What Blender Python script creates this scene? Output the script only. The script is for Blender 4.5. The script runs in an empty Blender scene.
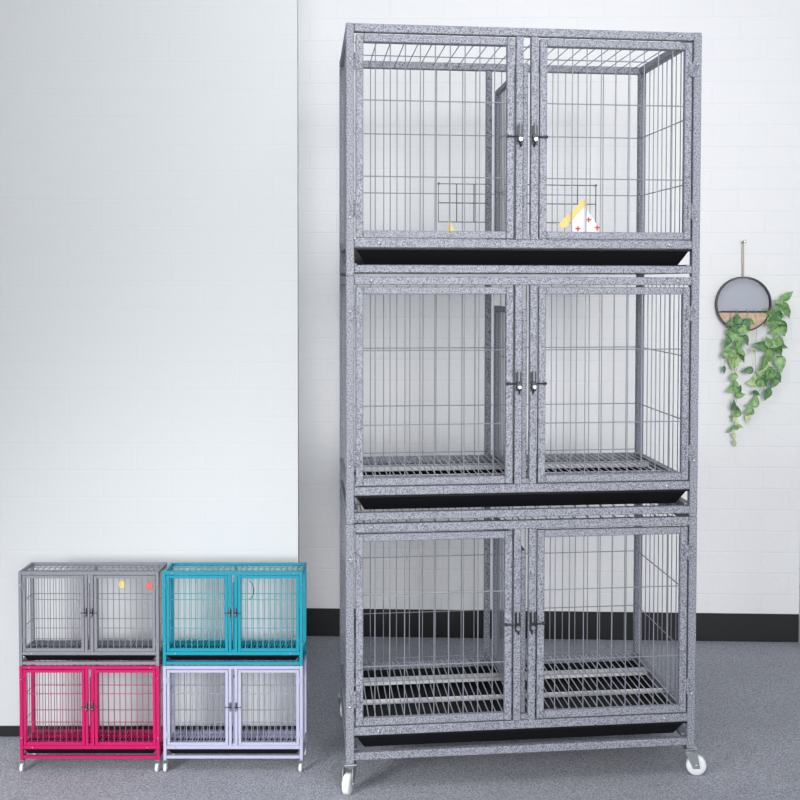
import bpy, bmesh, math, random
from mathutils import Vector, Matrix
random.seed(7)
C = bpy.context.scene.collection
PI = math.pi
FLOOR = -0.075

# ------------------------------------------------------------------ materials
def mat(name, col, rough=.5, metal=0., coat=0.):
    m = bpy.data.materials.new(name); m.use_nodes = True
    b = m.node_tree.nodes['Principled BSDF']
    b.inputs['Base Color'].default_value = (*col, 1)
    b.inputs['Roughness'].default_value = rough
    b.inputs['Metallic'].default_value = metal
    b.inputs['Coat Weight'].default_value = coat
    return m, m.node_tree, b

def noise_mix(m, nt, b, c1, c2, scale, lo, hi, detail=2., bump=0., bump_dist=.001, rough_n=.5):
    tc = nt.nodes.new('ShaderNodeTexCoord'); n = nt.nodes.new('ShaderNodeTexNoise')
    n.inputs['Scale'].default_value = scale; n.inputs['Detail'].default_value = detail
    n.inputs['Roughness'].default_value = rough_n
    nt.links.new(tc.outputs['Object'], n.inputs['Vector'])
    r = nt.nodes.new('ShaderNodeValToRGB')
    r.color_ramp.elements[0].position = lo; r.color_ramp.elements[0].color = (*c1, 1)
    r.color_ramp.elements[1].position = hi; r.color_ramp.elements[1].color = (*c2, 1)
    nt.links.new(n.outputs['Fac'], r.inputs['Fac']); nt.links.new(r.outputs['Color'], b.inputs['Base Color'])
    if bump:
        bp = nt.nodes.new('ShaderNodeBump'); bp.inputs['Strength'].default_value = bump
        bp.inputs['Distance'].default_value = bump_dist
        nt.links.new(n.outputs['Fac'], bp.inputs['Height']); nt.links.new(bp.outputs['Normal'], b.inputs['Normal'])
    return n, r

def hammer(name, dark, light, scale=230):
    m, nt, b = mat(name, light, .52, .12)
    noise_mix(m, nt, b, dark, light, scale, .34, .60, 2, .4, .001)
    return m
M = {}
M['hammer'] = hammer('hammered_silver_paint', (.085, .09, .115), (.36, .375, .43), 300)
M['hammer_small'] = hammer('hammered_grey_paint', (.15, .15, .18), (.27, .275, .31), 300)
M['wire'] = mat('bright_wire', (.27, .285, .33), .45, .3)[0]
M['floor_wire'] = mat('floor_wire', (.50, .52, .58), .35, .4)[0]
M['beam'] = mat('light_beam_paint', (.80, .81, .85), .4)[0]
M['teal'] = mat('teal_paint', (.0, .27, .37), .4)[0]
M['teal_wire'] = mat('teal_wire', (.06, .36, .44), .4)[0]
M['pink'] = mat('magenta_paint', (.50, .0, .105), .4)[0]
M['pink_wire'] = mat('magenta_wire', (.34, .07, .15), .4)[0]
M['white'] = mat('lilac_white_paint', (.43, .44, .58), .4)[0]
M['white_wire'] = mat('lilac_wire', (.28, .29, .38), .4)[0]
M['tray'] = mat('black_plastic', (.004, .004, .006), .5)[0]
M['tray'].node_tree.nodes['Principled BSDF'].inputs['Specular IOR Level'].default_value = .22
M['zinc'] = mat('zinc_plated_steel', (.55, .58, .60), .28, .85)[0]
M['dark_metal'] = mat('dark_latch_metal', (.035, .036, .045), .35, .5)[0]
M['hatch_wire'] = mat('dull_grey_wire', (.10, .105, .13), .5, .3)[0]
M['nylon'] = mat('white_nylon', (.80, .81, .82), .45)[0]
M['black_metal'] = mat('black_powder_coat', (.035, .033, .035), .5)[0]
M['twine'] = mat('jute_twine', (.50, .42, .33), .9)[0]
M['paper'] = mat('white_paper', (.80, .80, .80), .7)[0]
M['yellow'] = mat('pale_yellow_paper', (.82, .60, .22), .7)[0]
M['red'] = mat('red_print', (.80, .14, .10), .7)[0]
M['aqua'] = mat('dark_aqua_cloth', (.05, .16, .17), .8)[0]
M['baseboard'] = mat('black_baseboard', (.014, .014, .016), .38)[0]
m, nt, b = mat('beech_wood', (.62, .45, .33), .55)
noise_mix(m, nt, b, (.46, .30, .21), (.68, .50, .37), 60, .3, .7, 3); M['wood'] = m
m, nt, b = mat('matte_grey_disc', (.40, .425, .49), .6, 0); M['disc_grey'] = m  # even matte grey for the upper half of the ring
for k, (a, c) in {'leaf_dark': ((.05, .15, .05), (.13, .28, .11)), 'leaf_mid': ((.12, .28, .08), (.30, .50, .20)),
                  'leaf_light': ((.22, .42, .12), (.50, .62, .28)), 'leaf_pale': ((.45, .55, .28), (.72, .74, .45))}.items():
    m, nt, b = mat(k, a, .45); noise_mix(m, nt, b, a, c, 70, .35, .65, 2); M[k] = m
M['vine'] = mat('vine_stem', (.25, .38, .14), .6)[0]

# carpet
m, nt, b = mat('grey_carpet', (.2, .2, .23), .95)
n, r = noise_mix(m, nt, b, (.235, .245, .285), (.58, .60, .67), 210, .36, .64, 3, .8, .004, .7)
n2 = nt.nodes.new('ShaderNodeTexNoise'); n2.inputs['Scale'].default_value = 5; n2.inputs['Detail'].default_value = 3
tc = nt.nodes.new('ShaderNodeTexCoord'); nt.links.new(tc.outputs['Object'], n2.inputs['Vector'])
mx = nt.nodes.new('ShaderNodeMix'); mx.data_type = 'RGBA'; mx.blend_type = 'MULTIPLY'; mx.inputs[0].default_value = .25
nt.links.new(r.outputs['Color'], mx.inputs[6]); nt.links.new(n2.outputs['Fac'], mx.inputs[7])
nt.links.new(mx.outputs[2], b.inputs['Base Color']); M['carpet'] = m

# white painted wall with shallow brick relief
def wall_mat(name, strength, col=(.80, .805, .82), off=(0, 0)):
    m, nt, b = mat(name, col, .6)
    tc = nt.nodes.new('ShaderNodeTexCoord'); sp = nt.nodes.new('ShaderNodeSeparateXYZ'); cb = nt.nodes.new('ShaderNodeCombineXYZ')
    nt.links.new(tc.outputs['Object'], sp.inputs[0]); nt.links.new(sp.outputs['X'], cb.inputs['X']); nt.links.new(sp.outputs['Z'], cb.inputs['Y'])
    mp = nt.nodes.new('ShaderNodeMapping'); mp.inputs['Location'].default_value = (off[0], off[1], 0)
    nt.links.new(cb.outputs[0], mp.inputs[0])
    br = nt.nodes.new('ShaderNodeTexBrick'); br.offset = .5
    br.inputs['Scale'].default_value = 1; br.inputs['Brick Width'].default_value = .197; br.inputs['Row Height'].default_value = .0785
    br.inputs['Mortar Size'].default_value = .0035; br.inputs['Mortar Smooth'].default_value = .6
    br.inputs['Color1'].default_value = (1, 1, 1, 1); br.inputs['Color2'].default_value = (1, 1, 1, 1); br.inputs['Mortar'].default_value = (0, 0, 0, 1)
    nt.links.new(mp.outputs[0], br.inputs['Vector'])
    n = nt.nodes.new('ShaderNodeTexNoise'); n.inputs['Scale'].default_value = 55; n.inputs['Detail'].default_value = 3
    nt.links.new(tc.outputs['Object'], n.inputs['Vector'])
    ma = nt.nodes.new('ShaderNodeMath'); ma.operation = 'MULTIPLY_ADD'
    nt.links.new(n.outputs['Fac'], ma.inputs[0]); ma.inputs[1].default_value = .9
    nt.links.new(br.outputs['Color'], ma.inputs[2])
    bp = nt.nodes.new('ShaderNodeBump'); bp.inputs['Strength'].default_value = strength; bp.inputs['Distance'].default_value = .0035
    nt.links.new(ma.outputs[0], bp.inputs['Height']); nt.links.new(bp.outputs['Normal'], b.inputs['Normal'])
    return m
M['wall'] = wall_mat('white_brick_relief', .30, (.80, .805, .82), (0, -.022))
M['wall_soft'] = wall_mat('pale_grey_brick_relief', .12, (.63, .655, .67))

# ------------------------------------------------------------------ mesh helpers
class MB:
    def __init__(s): s.v = []; s.f = []; s.mi = []
    def _add(s, vs, fs, mi=0):
        o = len(s.v); s.v += [tuple(v) for v in vs]; s.f += [tuple(i + o for i in f) for f in fs]; s.mi += [mi] * len(fs)
    def box(s, a, b, c=.0018, mi=0):
        """box from a to b, edges chamfered by c"""
        a = Vector(a); b = Vector(b); lo = [min(a[i], b[i]) for i in range(3)]; hi = [max(a[i], b[i]) for i in range(3)]
        c = min(c, *[(hi[i] - lo[i]) * .3 for i in range(3)])
        if c <= 0: c = 1e-5
        vs = []; idx = {}
        for x in (0, 1):
            for y in (0, 1):
                for z in (0, 1):
                    P = [hi[0] if x else lo[0], hi[1] if y else lo[1], hi[2] if z else lo[2]]
                    S = [(-1 if q else 1) for q in (x, y, z)]
                    for ax in range(3):
                        q = [P[i] + (0 if i == ax else S[i] * c) for i in range(3)]
                        idx[(x, y, z, ax)] = len(vs); vs.append(q)
        fs = []
        for ax in range(3):
            o = [i for i in range(3) if i != ax]
            for sd in (0, 1):
                ring = []
                for (p, q) in ((0, 0), (1, 0), (1, 1), (0, 1)):
                    k = [0, 0, 0]; k[ax] = sd; k[o[0]] = p; k[o[1]] = q; ring.append(idx[(*k, ax)])
                fl = (sd == 0) != (ax == 1)
                fs.append(ring[::-1] if fl else ring)
        for ax in range(3):
            o = [i for i in range(3) if i != ax]
            for p in (0, 1):
                for q in (0, 1):
                    k0 = [0, 0, 0]; k0[o[0]] = p; k0[o[1]] = q; k1 = list(k0); k1[ax] = 1
                    f = [idx[(*k0, o[0])], idx[(*k0, o[1])], idx[(*k1, o[1])], idx[(*k1, o[0])]]
                    fs.append(f)
        for x in (0, 1):
            for y in (0, 1):
                for z in (0, 1): fs.append([idx[(x, y, z, 0)], idx[(x, y, z, 1)], idx[(x, y, z, 2)]])
        s._add(vs, fs, mi); return s
    def rod(s, a, b, r, n=6, mi=0):
        a = Vector(a); b = Vector(b); d = (b - a).normalized()
        u = d.orthogonal().normalized(); w = d.cross(u)
        vs = []
        for p in (a, b):
            for i in range(n):
                t = 2 * PI * i / n; vs.append(p + (u * math.cos(t) + w * math.sin(t)) * r)
        fs = [(i, (i + 1) % n, n + (i + 1) % n, n + i) for i in range(n)] + [tuple(range(n))[::-1], tuple(range(n, 2 * n))]
        s._add(vs, fs, mi); return s
    def path(s, pts, r, n=6, closed=False, mi=0):
        pts = [Vector(p) for p in pts]; L = len(pts); vs = []
        rr = r if isinstance(r, (list, tuple)) else [r] * L
        pu = None
        for k, p in enumerate(pts):
            d = (pts[(k + 1) % L] - pts[k - 1]) if closed else (pts[min(k + 1, L - 1)] - pts[max(k - 1, 0)])
            d.normalize()
            u = d.orthogonal().normalized() if pu is None else (pu - d * pu.dot(d)).normalized()
            pu = u; w = d.cross(u)
            for i in range(n):
                t = 2 * PI * i / n; vs.append(p + (u * math.cos(t) + w * math.sin(t)) * rr[k])
        fs = []
        for k in range(L if closed else L - 1):
            q = (k + 1) % L
            for i in range(n): fs.append((k * n + i, k * n + (i + 1) % n, q * n + (i + 1) % n, q * n + i))
        if not closed: fs += [tuple(range(n))[::-1], tuple(range((L - 1) * n, L * n))]
        s._add(vs, fs, mi); return s
    def lathe(s, prof, cen, axis, n=24, mi=0):
        """prof: list of (radius, offset along axis)"""
        cen = Vector(cen); d = Vector(axis).normalized(); u = d.orthogonal().normalized(); w = d.cross(u); vs = []
        for (r, h) in prof:
            for i in range(n):
                t = 2 * PI * i / n; vs.append(cen + d * h + (u * math.cos(t) + w * math.sin(t)) * r)
        fs = []
        for k in range(len(prof) - 1):
            for i in range(n): fs.append((k * n + i, k * n + (i + 1) % n, (k + 1) * n + (i + 1) % n, (k + 1) * n + i))
        fs += [tuple(range(n))[::-1], tuple(range((len(prof) - 1) * n, len(prof) * n))]
        s._add(vs, fs, mi); return s
    def build(s, name, mats, parent=None, smooth=False):
        me = bpy.data.meshes.new(name); me.from_pydata(s.v, [], s.f)
        if not isinstance(mats, (list, tuple)): mats = [mats]
        for q in mats: me.materials.append(q)
        for p, k in zip(me.polygons, s.mi): p.material_index = k; p.use_smooth = smooth
        bm = bmesh.new(); bm.from_mesh(me); bmesh.ops.recalc_face_normals(bm, faces=bm.faces); bm.to_mesh(me); bm.free()
        o = bpy.data.objects.new(name, me); C.objects.link(o)
        if parent: o.parent = parent
        return o

def tag(o, label=None, cat=None, group=None, kind=None):
    if label: o['label'] = label
    if cat: o['category'] = cat
    if group: o['group'] = group
    if kind: o['kind'] = kind
    return o
def empty(name, loc=(0, 0, 0), rz=0, sc=1.):
    o = bpy.data.objects.new(name, None); C.objects.link(o); o.location = loc; o.rotation_euler = (0, 0, rz); o.scale = (sc,) * 3
    o.empty_display_size = .05
    return o

# ------------------------------------------------------------------ cage
W = .94
def spread(a, b, step):
    n = max(2, round((b - a) / step)); return [a + (b - a) * i / n for i in range(1, n)]

def cage(name, label, cat, group, loc, rz, T, D, frame, wire, floorw, casters=None, sc=1., wr=.0014, beam=None, hatch=False):
    root = empty(name, loc, rz, sc); tag(root, label, cat, group)
    p = .0215                      # post section
    y0, y1 = 0., D
    # corner posts
    for (x, y) in ((0, 0), (W - p, 0), (0, D - p), (W - p, D - p)):
        MB().box((x, y, 0), (x + p, y + p, T - .0005)).build('corner_post', frame, root)
    zt0, zt1 = T - .0225, T - .001
    zm0, zm1 = .0735, .0955
    zr0, zr1 = .0085, .0285
    e = .0008
    # front and back rails
    for (y, back) in ((e, 0), (D - p + e, 1)):
        MB().box((p, y, zt0), (W - p, y + p - 2 * e, zt1)).build('top_rail', frame, root)
        MB().box((p, y, zm0), (W - p, y + p - 2 * e, zm1)).build('floor_rail', frame, root)
        MB().box((p, y, zr0), (W - p, y + p - 2 * e, zr1)).build('tray_rail', frame, root)
    for x in (e, W - p + e):
        MB().box((x, p, zt0), (x + p - 2 * e, D - p, zt1)).build('top_rail', frame, root)
        MB().box((x, p, zm0), (x + p - 2 * e, D - p, zm1)).build('floor_rail', frame, root)
        MB().box((x, p, zr0), (x + p - 2 * e, D - p, zr1)).build('tray_rail', frame, root)
    # the two centre posts at the front, one at the back
    c1, c2 = .4420, .4815
    for x in (c1, c2):
        MB().box((x, .001, zm1), (x + .019, .020, zt0)).build('centre_post', frame, root)
    MB().box((.443, D - .020, zm1), (.461, D - .002, zt0)).build('centre_post', frame, root)
    MB().box((.4610, .006, zm1), (.4815, .018, zm1 + .014), .001).build('post_foot', frame, root)
    # centre divider panel: own frame and wires
    dt = T * .865
    dv = MB(); x0, x1 = .4650, .4785
    dv.box((x0, .024, zm1 + .004), (x1, .040, dt)).box((x0, D - .062, zm1 + .004), (x1, D - .046, dt))
    dv.box((x0, .040, dt - .016), (x1, D - .062, dt)).box((x0, .040, zm1 + .004), (x1, D - .062, zm1 + .018))
    do = dv.build('divider', frame, root)
    dw = MB()
    for y in spread(.040, D - .062, .024): dw.rod((.4705, y, zm1 + .018), (.4705, y, dt - .014), wr * 1.05)
    for k in (.33, .68): z = zm1 + (dt - zm1) * k; dw.rod((.4732, .040, z), (.4732, D - .062, z), wr)
    dw.build('divider_wires', wire, do)
    # doors
    zb, zt = .0980, T - .0275
    s = .0195
    for side, (dx0, dx1) in enumerate(((.0255, .4375), (.5050, .9150))):
        d = MB()
        ya, yb = .002, .0195
        d.box((dx0, ya, zb), (dx0 + s, yb, zt)).box((dx1 - s, ya, zb), (dx1, yb, zt))
        d.box((dx0 + s, ya + e, zt - s), (dx1 - s, yb - e, zt)).box((dx0 + s, ya + e, zb), (dx1 - s, yb - e, zb + s))
        do = d.build('door', frame, root)
        w = MB()
        for x in spread(dx0 + s * .6, dx1 - s * .6, .0385): w.rod((x, .0125, zb + s * .6), (x, .0125, zt - s * .6), wr)
        for k in (.32, .695):
            z = zt - (zt - zb) * k; w.rod((dx0 + s * .6, .0098, z), (dx1 - s * .6, .0098, z), wr * 1.1)
        w.build('door_wires', wire, do)
        # hinges on the outer stile
        hx = dx0 - .0025 if side == 0 else dx1 + .0025
        for k in (.135, .855):
            z = zt - (zt - zb) * k; h = MB()
            h.rod((hx, -.002, z - .021), (hx, -.002, z + .021), .0034, 8)
            h.box((hx - .013, -.0015, z - .018), (hx + .013, .0022, z + .018), .0006)
            for sx in (-1, 1):
                for sz in (-1, 1): h.rod((hx + sx * .0085, -.0036, z + sz * .012), (hx + sx * .0085, 0, z + sz * .012), .0026, 8)
            h.build('hinge', frame, do)
        # slide latch beside the inner stile
        lx = .4515 if side == 0 else .4910; sg = -1 if side == 0 else 1
        z = zt - (zt - zb) * .49; l = MB()
        l.box((lx - .0075, -.003, z - .020), (lx + .0075, .0015, z + .030), .0006, 0)
        l.rod((lx, -.008, z + .004), (lx, -.008, z + .036), .0028, 8, 1)
        l.box((lx - .0072, -.012, z - .010), (lx + .0072, -.002, z + .006), .001, 0)
        l.lathe([(.0062, 0), (.0068, .004), (.0045, .009)], (lx, -.010, z - .008), (0, -1, 0), 12, 1)
        l.rod((lx, -.006, z), (lx + sg * .034, -.006, z), .0024, 8, 0)
        l.lathe([(.0044, 0), (.0044, .004)], (lx + sg * .031, -.002, z), (0, -1, 0), 10, 0)
        l.rod((lx, -.007, z - .006), (lx - sg * .002, -.007, z - .027), .0024, 8, 0)
        l.build('latch', [M['dark_metal'], M['zinc']], do)
    # back and side wire panels
    yb = D - .011
    for (a, b_) in ((p * .6, .452), (.452, W - p * .6)):
        w = MB()
        for x in spread(a, b_, .0400): w.rod((x, yb, zm0 + .01), (x, yb, zt0 + .01), wr)
        for k in (.37, .705):
            z = zt0 - (zt0 - zm1) * k; w.rod((a, yb - .0028, z), (b_, yb - .0028, z), wr * 1.1)
        w.rod((a, yb - .0028, zm1 + .012), (b_, yb - .0028, zm1 + .012), wr)
        w.build('back_wires', wire, root)
    for x in (.011, W - .011):
        w = MB()
        for y in spread(p * .6, D - p * .6, .0385): w.rod((x, y, zm0 + .01), (x, y, zt0 + .01), wr)
        xi = x + (.0028 if x < .5 else -.0028)
        for k in (.37, .705):
            z = zt0 - (zt0 - zm1) * k; w.rod((xi, p * .6, z), (xi, D - p * .6, z), wr * 1.1)
        w.build('side_wires', wire, root)
    # roof wires
    w = MB(); zz = T - .013
    for x in spread(p * .6, W - p * .6, .0385): w.rod((x, p * .6, zz), (x, D - p * .6, zz), wr)
    for k in (.33, .66): w.rod((p * .6, D * k, zz - .0026), (W - p * .6, D * k, zz - .0026), wr * 1.1)
    w.build('roof_wires', wire, root)
    # floor grids, one per compartment, on cross beams
    for (a, b_) in ((p + .003, .4625), (.4785, W - p - .003)):
        g = MB(); zf = zm1 + .0015
        for x in spread(a, b_, .0190): g.rod((x, .016, zf), (x, D - .016, zf), wr * 1.15)
        for k in (.035, .33, .66, .965): g.rod((a, D * k, zf - .0030), (b_, D * k, zf - .0030), wr * 1.3)
        g.rod((a, .016, zf), (a, D - .016, zf), .002); g.rod((b_, .016, zf), (b_, D - .016, zf), .002)
        g.build('floor_grid', floorw, root)
    MB().box((p, D * .70, zm0 + .001), (W - p, D * .70 + .026, zm1 - .005)).build('cross_beam', beam or floorw, root)
    MB().box((p, D * .40, zm0 + .003), (W - p, D * .40 + .005, zm1 - .005)).build('cross_beam', beam or floorw, root)
    MB().box((p, .190 * D / .5, zm0 - .002), (p + .002, .25 * D / .5, zm1 - .006)).build('beam_clip', M['tray'], root)
    # droppings tray: shallow pan with a flared rim
    t = MB()
    def ring(x, y, z): return [(x, y, z), (W - x, y, z), (W - x, D - y, z), (x, D - y, z)]
    R = [ring(.050, .034, .0305), ring(.028, .012, .067), ring(.0225, .004, .068), ring(.0225, .004, .0720), ring(.030, .014, .0715), ring(.054, .038, .0340)]
    vs = [q for r_ in R for q in r_]; fs = []
    for k in range(len(R) - 1):
        for i in range(4): fs.append((4 * k + i, 4 * k + (i + 1) % 4, 4 * k + 4 + (i + 1) % 4, 4 * k + 4 + i))
    fs += [(3, 2, 1, 0), tuple(4 * (len(R) - 1) + i for i in range(4))]
    t._add(vs, fs)
    t.build('tray', M['tray'], root)
    # tray runners
    for x in (p, W - p - .0085):
        MB().box((x, p, .0285), (x + .0085, D - p, .0325), .0005).build('tray_runner', frame, root)
    # screws
    for (x, z) in ((.085, (zm0 + zm1) / 2), (.855, (zm0 + zm1) / 2), (.065, (zt0 + zt1) / 2), (.880, (zt0 + zt1) / 2),
                   (p / 2, T - .092), (W - p / 2, T - .085), (p / 2, .150), (W - p / 2, .150)):
        MB().lathe([(.0046, 0), (.0046, .0012), (.0028, .0034), (.0008, .0038)], (x, .001, z), (0, -1, 0), 10).build('screw', M['zinc'], root, True)
    # hatch frames for hanging bowls on the back wires
    if hatch:
        for (a, b_, m1, m2) in ((.298, .4480, .353, .412), (.5000, .7840, .7270, .790)):
            h = MB(); z1, z0 = T - .365, T - .480
            yy = yb - .007
            h.path([(a, yy, z0), (b_, yy, z0), (b_, yy, z1), (a, yy, z1)], .0018, 6, True)
            h.rod((a, yy, (z0 + z1) / 2), (b_, yy, (z0 + z1) / 2), .0016)
            h.rod((m1, yy - .003, z0), (m1, yy - .003, z1), .0016); h.rod((m2 - .006, yy - .003, z0), (m2 - .006, yy - .003, z1), .0016)
            h.lathe([(.004, 0), (.004, .006)], (b_ if a > .47 else a, yy, z1), (0, -1, 0), 8)
            h.build('feeding_hatch', M['hatch_wire'], root)
    # casters
    if casters:
        for (cx, cy, ang) in casters:
            cr = MB()
            cr.box((cx - .0165, cy - .0145, -.0045), (cx + .0165, cy + .0145, -.0002), .0008)
            cr.lathe([(.012, -.0105), (.015, -.0090), (.015, -.0065), (.009, -.0045)], (cx, cy, 0), (0, 0, 1), 16)
            dx, dy = math.cos(ang), math.sin(ang)       # trailing direction
            ax = Vector((-dy, dx, 0)); wc = Vector((cx + dx * .017, cy + dy * .017, -.0480))
            # fork cheeks
            for sd in (-1, 1):
                o = ax * (.0125 * sd); q = ax * (.0018 * sd)
                top0 = Vector((cx - dx * .014, cy - dy * .014, -.0090)); top1 = Vector((cx + dx * .018, cy + dy * .018, -.0090))
                b0 = wc - Vector((dx, dy, 0)) * .009 - Vector((0, 0, .006)); b1 = wc + Vector((dx, dy, 0)) * .009 - Vector((0, 0, .006))
                vs = [top0 + o, top1 + o, b1 + o, b0 + o, top0 + o + q, top1 + o + q, b1 + o + q, b0 + o + q]
                cr._add(vs, [(0, 1, 2, 3), (7, 6, 5, 4), (0, 4, 5, 1), (1, 5, 6, 2), (2, 6, 7, 3), (3, 7, 4, 0)])
            cr.rod(wc - ax * .017, wc + ax * .017, .0045, 10)
            co = cr.build('caster', M['zinc'], root)
            wl = MB().lathe([(.010, -.0095), (.024, -.0095), (.0265, -.0070), (.027, 0), (.0265, .0070), (.024, .0095), (.010, .0095)], wc, ax, 28)
            wl.build('wheel', M['nylon'], co, True)
    return root

# ---- the tall stack, three cages
Z = [.0, .6295, 1.2715, 1.9175]
D = .505
cast = [(.0108, .0108, math.radians(250)), (W - .0108, .0108, math.radians(-12)), (.0108, D - .0108, math.radians(75)), (W - .0108, D - .0108, math.radians(60))]
g = 'hammered silver cages in the tall stack'
cage('pet_cage', 'silver hammered wire pet cage on white casters, lowest of the tall stack', 'pet cage', g, (0, 0, Z[0]), 0, Z[1] - Z[0], D, M['hammer'], M['wire'], M['floor_wire'], cast, beam=M['beam'])
cage('pet_cage', 'silver hammered wire pet cage in the middle of the tall stack of three', 'pet cage', g, (0, 0, Z[1]), 0, Z[2] - Z[1], D, M['hammer'], M['wire'], M['floor_wire'], beam=M['beam'])
cage('pet_cage', 'silver hammered wire pet cage at the top of the tall stack, with feeding hatches', 'pet cage', g, (0, 0, Z[2]), 0, Z[3] - Z[2], D, M['hammer'], M['wire'], M['floor_wire'], hatch=True, beam=M['beam'])

# ---- four small cages in two columns
th = -.1082; sc = .4035; SD = .25
A3 = Vector((-.876, .226)); t3 = Vector((math.cos(th), math.sin(th)))
zb = FLOOR + .075 * sc; ST = .6400
cs = [(.0128, .0108, math.radians(276)), (W - .0128, .0108, math.radians(264)), (.0128, SD - .0108, math.radians(84)), (W - .0128, SD - .0108, math.radians(96))]
g = 'small two-door cages stacked in two columns'
for col, off, lo, hi in ((0, 0., ('pink',) * 2, ('hammer_small',) * 2), (1, .3895, ('white',) * 2, ('teal',) * 2)):
    P = A3 + t3 * off
    a = dict(pink=('small magenta pink pet cage on casters under the grey one', M['pink'], M['pink_wire'], M['pink']),
             white=('small lilac white pet cage on casters under the teal one', M['white'], M['white_wire'], M['white']))[lo[0]]
    cage('pet_cage', a[0], 'pet cage', g, (P.x, P.y, zb), th, ST, SD, a[1], a[2], a[3], cs, sc, .0026)
    a = dict(hammer_small=('small grey pet cage stacked on the magenta pink one', M['hammer_small'], M['wire'], M['wire']),
             teal=('small teal blue pet cage stacked on the lilac white one', M['teal'], M['teal_wire'], M['teal']))[hi[0]]
    cage('pet_cage', a[0], 'pet cage', g, (P.x, P.y, zb + ST * sc), th, ST, SD, a[1], a[2], a[3], None, sc, .0026)

# ---- little things in the cages
# card standing behind the upper right door
zc = Z[2] + .0985
t = empty('hanging_card', (.60, .028, zc))
tag(t, 'white triangular card with red marks and pale yellow strip behind the top right door', 'card')
cm = MB()
def slab(pts, y, th_):
    n = len(pts); vs = [(x, y, z) for x, z in pts] + [(x, y + th_, z) for x, z in pts]
    return vs, [tuple(range(n)), tuple(range(n, 2 * n))[::-1]] + [(i, (i + 1) % n, n + (i + 1) % n, n + i) for i in range(n)]
cm._add(*slab([(.0, -.002), (.082, -.002), (.078, .020), (.060, .050), (.030, .092), (.0, .050)], .002, .0012)); cm.build('card_sheet', M['paper'], t)
ym = MB(); ym._add(*slab([(-.038, .040), (-.028, .028), (-.016, .034), (.040, .096), (.036, .106), (.026, .104)], .0005, .0012)); ym.build('strip', M['yellow'], t)
for (x, z) in ((.044, .053), (.015, .029), (.067, .032), (.039, .002)):
    rm = MB(); rm.box((x - .007, -.0008, z - .002), (x + .007, .0012, z + .002), .0005); rm.box((x - .002, -.0008, z - .007), (x + .002, .0012, z + .006), .0005)
    rm.build('red_mark', M['red'], t)
t = empty('hanging_card', (.275, .03, zc - .001))
tag(t, 'small pale yellow and dark aqua card low behind the top left door', 'card')
ym = MB(); ym._add(*slab([(-.010, .016), (.012, .018), (.006, .032), (-.004, .050)], 0, .0015)); ym.build('strip', M['yellow'], t)
ym = MB(); ym._add(*slab([(-.020, .001), (.045, .001), (.030, .010), (.010, .017), (-.015, .012)], .001, .0015)); ym.build('card_sheet', M['aqua'], t)
# tags hanging in the small grey cage
zg = zb + ST * sc
for (xf, zf, col, lab) in ((.685, .545, 'yellow', 'small round yellow tag hanging inside the small grey cage'), (.872, .535, 'red', 'small red tag hanging in the corner of the small grey cage')):
    P = A3 + t3 * (xf * sc) + Vector((-t3.y, t3.x)) * .012
    o = empty('hanging_tag', (P.x, P.y, zg + zf * sc), th); tag(o, lab, 'tag')
    MB().lathe([(.010, -.001), (.0105, 0), (.010, .001)], (0, 0, 0), (0, 1, 0), 14).build('disc', M[col], o)
    MB().rod((0, 0, .009), (0, 0, (ST - .013 - zf) * sc), .0006).build('string', M['twine'], o)
P = A3 + t3 * (.3895 + .585 * sc) + Vector((-t3.y, t3.x)) * .02
o = MB().path([(.012 * math.cos(a_) - .004, 0, .024 * math.sin(a_)) for a_ in [(-.5 + i / 14) * PI for i in range(15)]], .0011, 6).build('arc', M['black_metal'])  # made-up arc standing in for the planter ring behind the teal cage
o.location = (P.x, P.y, zg + .50 * sc); o.rotation_euler = (0, 0, th); tag(o, 'curved black hook inside the small teal cage, standing in for the planter ring', 'arc')

# ------------------------------------------------------------------ room
def struct(name, mb, m): o = mb.build(name, m); o['kind'] = 'structure'; return o
struct('floor', MB().box((-4.5, -4.5, FLOOR - .10), (4.5, 2.2, FLOOR), .0001), M['carpet'])
thw = -.14728; O = Vector((-.086, 1.30)); tw = Vector((math.cos(thw), math.sin(thw))); nw = Vector((-tw.y, tw.x))
RX = 1.815                                   # right end of back wall, along its own run
o = struct('wall_back', MB().box((-2.6, 0, FLOOR + .105), (RX + .12, .14, 2.75), .0001), M['wall']); o.location = (O.x, O.y, 0); o.rotation_euler = (0, 0, thw)
o = struct('baseboard_back', MB().box((-2.6, -.002, FLOOR), (RX, .12, FLOOR + .105), .0015), M['baseboard']); o.location = (O.x, O.y, 0); o.rotation_euler = (0, 0, thw)
# right wall runs forward from the end of the back wall
rc = O + tw * RX
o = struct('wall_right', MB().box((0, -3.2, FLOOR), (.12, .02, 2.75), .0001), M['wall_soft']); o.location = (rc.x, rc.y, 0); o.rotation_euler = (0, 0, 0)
# left wall stands forward of the back wall
th2 = -.10842; A2 = Vector((-.994, .472)); t2 = Vector((math.cos(th2), math.sin(th2)))
E2 = A2 + t2 * .874
S2 = A2 - t2 * 1.6
lw = MB(); pts = [S2, E2, Vector((E2.x, 1.46)), Vector((S2.x, 1.70))]
def prism(mb, pts, z0, z1):
    n = len(pts); mb._add([(q.x, q.y, z0) for q in pts] + [(q.x, q.y, z1) for q in pts],
        [tuple(range(n)), tuple(range(n, 2 * n))] + [(i, (i + 1) % n, n + (i + 1) % n, n + i) for i in range(n)]); return mb
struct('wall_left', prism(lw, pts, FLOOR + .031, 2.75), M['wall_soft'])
nn = Vector((-t2.y, t2.x)) * -.003
pb = [S2 + nn, E2 + nn, E2 + nn + Vector((0, .10)), S2 + nn + Vector((0, .25))]
struct('baseboard_left', prism(MB(), pb, FLOOR, FLOOR + .031), M['baseboard'])

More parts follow.
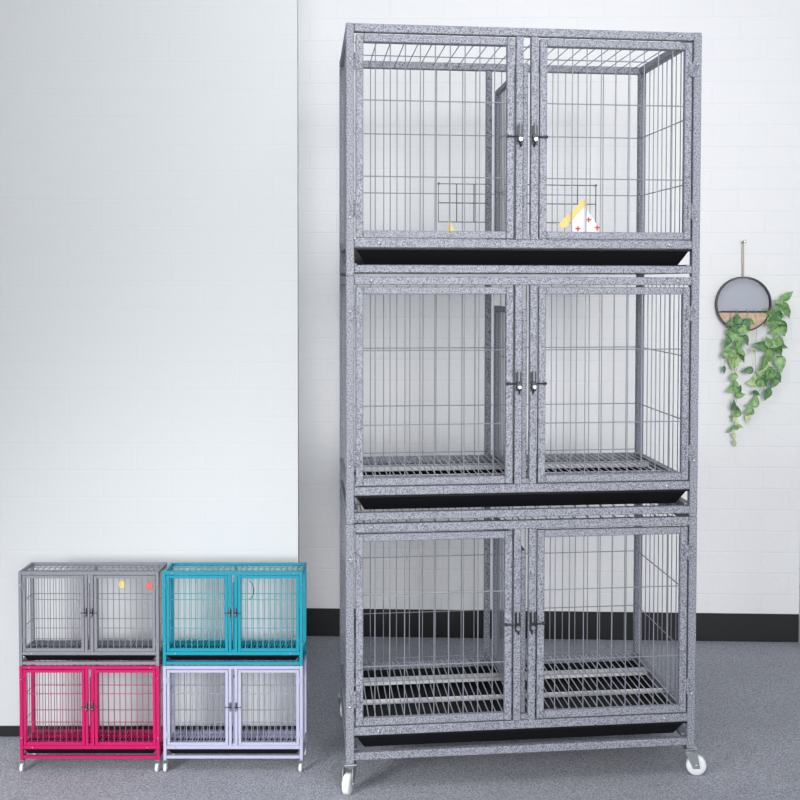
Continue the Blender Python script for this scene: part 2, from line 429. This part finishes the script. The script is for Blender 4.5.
# ------------------------------------------------------------------ planter on the back wall
S = 272.6                                    # scale of the measurements below, per metre
pc = O + tw * 1.594 - nw * .018
def sub(name, **k):
    r = empty(name, (pc.x, pc.y, 1.176), thw); tag(r, **k); return r
pl = sub('wall_planter', label='round black ring wall planter with half-round wooden pocket, hanging on white wall', cat='planter')
r = 26.2 / S; d0, d1 = -.014, .014
ring = MB()
n = 48; vs = []
for i in range(n):
    a_ = 2 * PI * i / n
    for (rr, yy) in ((r, d0), (r + .0042, d0), (r + .0042, d1), (r, d1)): vs.append((rr * math.cos(a_), yy, rr * math.sin(a_)))
fs = []
for i in range(n):
    j = (i + 1) % n
    for k in range(4): fs.append((4 * i + k, 4 * i + (k + 1) % 4, 4 * j + (k + 1) % 4, 4 * j + k))
ring._add(vs, fs); ring.build('ring', M['black_metal'], pl)
zc_ = -8.0 / S
MB().box((-math.sqrt(r * r - zc_ * zc_), d0, zc_ - .002), (math.sqrt(r * r - zc_ * zc_), d1, zc_ + .0025), .0005).build('crossbar', M['black_metal'], pl)
a0 = math.asin(zc_ / r)
half = [(r * .99 * math.cos(q), r * .99 * math.sin(q)) for q in [PI - a0 + (PI + 2 * a0) * i / 24 for i in range(25)]]
wd = MB(); wd._add(*slab([(x, z) for x, z in half], d0 + .002, .023)); wd.build('pocket', M['wood'], pl)
up = [(r * .99 * math.cos(q), r * .99 * math.sin(q)) for q in [a0 + (PI - 2 * a0) * i / 30 for i in range(31)]]
mr = MB(); mr._add(*slab([(x, z + .003) for x, z in up], d1 - .006, .003)); mr.build('back_disc', M['disc_grey'], pl)
MB().path([(-.001, .006, r), (-.004, .010, r + .06), (-.003, .014, 62 / S - .002), (.002, .014, 62 / S - .002), (.003, .010, r + .06), (.001, .006, r)], .0014, 6).build('cord', M['twine'], pl)
nl = MB().lathe([(.002, 0), (.002, .032), (.0065, .033), (.0065, .036), (.003, .038)], (0, 0, 0), (0, -1, 0), 12).build('nail', M['zinc'])
q = O + tw * 1.593 - nw * .0; nl.location = (q.x, q.y, 1.176 + 62 / S); nl.rotation_euler = (0, 0, thw); tag(nl, 'small nail in the white wall holding the planter cord', 'nail')

pot = sub('trailing_pothos', label='green trailing pothos spilling from the round wall planter', cat='plant')
LEAF = [(-.02, 0), (-.30, .16), (-.42, .42), (-.34, .62), (0, 1.)]
def leaf(mb, base, d, size, tilt, mi, wid=.85):
    """heart-shaped leaf, folded at the midrib and drooping towards the tip"""
    d = d.normalized(); nrm = Vector((0, -1, 0)); side = d.cross(nrm)
    if side.length < .01: side = Vector((1, 0, 0))
    side.normalize(); q = Matrix.Rotation(tilt, 3, d); side = q @ side; up_ = side.cross(d).normalized()
    outl = [(0, .02), (.20, -.08), (.40, .08), (.44, .32), (.33, .58), (.15, .82), (0, 1.04)]
    vs = []; mid = []
    for (w_, l_) in outl:
        c = base + d * (l_ * size) - up_ * (size * .16 * l_ * l_)
        mid.append(c)
        vs.append((c, c + side * (w_ * wid * size) + up_ * (w_ * size * .22), c - side * (w_ * wid * size) + up_ * (w_ * size * .22)))
    V = []; F = []
    for t_ in vs: V += list(t_)
    for k in range(len(vs) - 1):
        a = 3 * k; b = 3 * (k + 1)
        F += [(a, a + 1, b + 1, b), (a, b, b + 2, a + 2)]
    mb._add(V, F, mi)
# (x, y in the photo around the ring centre, length, direction in degrees, shade)
L1 = [(728.7,322.5,9,200,0),(734,318,8,90,0),(743.7,325,9,300,0),(730,336,9,250,1),(742.5,340,8,290,0),(723.7,342.5,8,230,0),(736,347.5,10,280,1),(725,349,7,200,1),
(722,355,6,250,1),(732,362,12,265,2),(740,357.5,7,300,0),(750,350,5,270,2),(733.7,320,9,150,1),(738,330,9,200,1),(747,322,8,330,1),(731,329,8,170,0),(735,341,8,240,1),(729,354,8,250,1),(727,333,7,150,1),(739,352,7,320,1),
(722.5,370,6,280,0),(732,362.5,9,260,2),(745,370,8,195,0),(731,377,7,230,1),(733.5,382.5,7,100,1),(730,389,9,195,1),(738,388,6,70,0),(739,394,7,10,1),(732.5,404,8,80,0),(735,408,7,330,0),(734,414,8,215,1),(735,420,6,330,3),(734,426,5,150,1),(740,426,5,350,2),(729,430,6,230,1),(734,436,5,300,3),(734,443,5,280,3)]
L2 = [(784,295,9,50,1),(774,301,7,170,1),(775,309,8,290,1),(783,307,8,310,1),(783,313,7,285,0),(770,317,11,220,0),(766,321,9,230,1),(774,320,9,320,1),(780,326,9,300,0),(780,331,8,280,1),(770,324,9,250,1),(757,345,11,170,0),
(764,340,8,120,1),(770,344,9,220,1),(775,339,9,110,1),(776,350,9,290,0),(781,346,6,330,1),(767.5,355,10,260,1),(777.5,364,12,275,1),(764,361,9,290,1),(761,367,8,220,2),
(750,382.5,8,180,2),(754,380,8,100,2),(759,383,8,320,1),(763,381,9,300,0),(769,375,9,260,1),(760,366,8,240,1),(766,372,9,250,1),(771,383,9,240,0),(776,377,8,290,0),(755,392.5,6,340,0),(765,394,9,250,0),
(754,400,9,75,1),(748,405,6,190,1),(747,411,8,190,1),(747,419,6,270,3),(758,373,7,150,2),(772,331,9,200,1),(776,315,8,240,1),(766,312,7,200,1)]
sh = ['leaf_dark', 'leaf_mid', 'leaf_light', 'leaf_pale']
def vine(name, LL, stem):
    mb = MB(); sm = MB(); rnd = random.Random(len(LL))
    for st in stem:
        P_ = [Vector(((u - 742) / S, yy, (304 - v) / S)) for (u, v, yy) in st]
        sm.path(P_, .0009, 5)
    so = sm.build('vine', M['vine'], pot)
    allp = [Vector(((u - 742) / S, yy, (304 - v) / S)) for st in stem for (u, v, yy) in st]
    for (u, v, ln, an, k) in LL:
        s_ = ln / S * 1.3; a_ = math.radians(an)
        c = Vector(((u - 742) / S, 0, (304 - v) / S))
        near = min(allp, key=lambda p_: (p_.x - c.x) ** 2 + (p_.z - c.z) ** 2)
        d = Vector((math.cos(a_), rnd.uniform(-.35, .15), math.sin(a_))).normalized()
        c.y = min(near.y, .012) - rnd.uniform(.002, .018)
        base = c - d * (s_ * .5)
        leaf(mb, base, d, s_, rnd.uniform(-.7, .7), k)
    mb.build('leaves', [M[x] for x in sh], so, True)
vine('left', L1, [[(738, 313, 0), (735, 309, -.014), (733, 318, -.030), (732, 345, -.030), (733, 375, -.018), (736, 395, -.012), (734, 415, -.008), (734, 447, -.006)],
                  [(744, 313, 0), (745, 309, -.014), (745, 318, -.030), (741, 345, -.028), (737, 362, -.02), (731, 383, -.014)],
                  [(735, 313, 0), (730, 310, -.014), (726, 322, -.030), (724, 350, -.024), (722.5, 372, -.014)]])
vine('right', L2, [[(758, 313, 0), (762, 308, -.012), (771, 308, -.024), (777, 304, -.02), (784, 297, -.015)],
                   [(758, 313, 0), (763, 309, -.014), (772, 316, -.030), (770, 340, -.024), (765, 360, -.018), (763, 380, -.014), (756, 395, -.010), (748, 412, -.008), (747, 422, -.006)],
                   [(760, 313, 0), (765, 309, -.014), (779, 320, -.026), (780, 340, -.02), (777, 365, -.014), (771, 385, -.012), (764, 398, -.008)],
                   [(752, 313, 0), (753, 309, -.012), (754, 325, -.030), (753, 350, -.018), (755, 380, -.012)]])
# soil-filled pot insert inside the wooden pocket
MB().box((-.075, d0 + .005, zc_ - .003), (.075, d0 + .023, zc_ + .004), .001).build('soil', mat('potting_soil', (.05, .035, .025), .95)[0], pot)

# ------------------------------------------------------------------ light
def area(name, loc, target, size, power, col=(1, 1, 1), sy=None, spread=180):
    l = bpy.data.lights.new(name, 'AREA'); l.energy = power; l.color = col; l.size = size; l.spread = math.radians(spread)
    if sy: l.shape = 'RECTANGLE'; l.size_y = sy
    o = bpy.data.objects.new(name, l); C.objects.link(o); o.location = loc
    o.rotation_euler = (Vector(target) - Vector(loc)).to_track_quat('-Z', 'Y').to_euler(); return o
area('studio_softbox', (.45, -5.2, 1.75), (.55, 1.1, 1.22), 2.2, 29, (1., 1., 1.), 1.8, 58)
area('ceiling_softbox', (.5, -.9, 3.3), (.45, .5, .7), 1.3, 20, (.98, .99, 1.))
area('left_floor_fill', (-2.1, -2.0, .9), (-.65, -.35, -.07), .9, 10, (1., 1., 1.), None, 60)  # unseen fill lamp added to brighten the carpet at left, no window
w = bpy.data.worlds.new('World'); bpy.context.scene.world = w; w.use_nodes = True
w.node_tree.nodes['Background'].inputs['Color'].default_value = (.93, .95, 1., 1); w.node_tree.nodes['Background'].inputs['Strength'].default_value = .42

# ------------------------------------------------------------------ camera
cam = bpy.data.cameras.new('camera'); co = bpy.data.objects.new('camera', cam); C.objects.link(co)
rt = Vector((.99364636, -.11252763, .00210769)); upv = Vector((.00157272, .03260792, .99946698)); fw = Vector((.11253638, .99311342, -.03257771))
mt = Matrix((rt, upv, -fw)).transposed().to_4x4(); mt.translation = Vector((-.10903561, -2.87213029, 1.26244328))
co.matrix_world = mt
cam.sensor_width = 36; cam.sensor_fit = 'HORIZONTAL'; cam.lens = 1115.83 * 36 / 800
cam.shift_x = -(429.57 - 400) / 800; cam.shift_y = (316.07 - 400) / 800; cam.clip_start = .05
sc_ = bpy.context.scene; sc_.camera = co
vs_ = sc_.view_settings; vs_.view_transform = 'Standard'; vs_.look = 'None'; vs_.gamma = 1; vs_.exposure = 0; vs_.use_curve_mapping = False
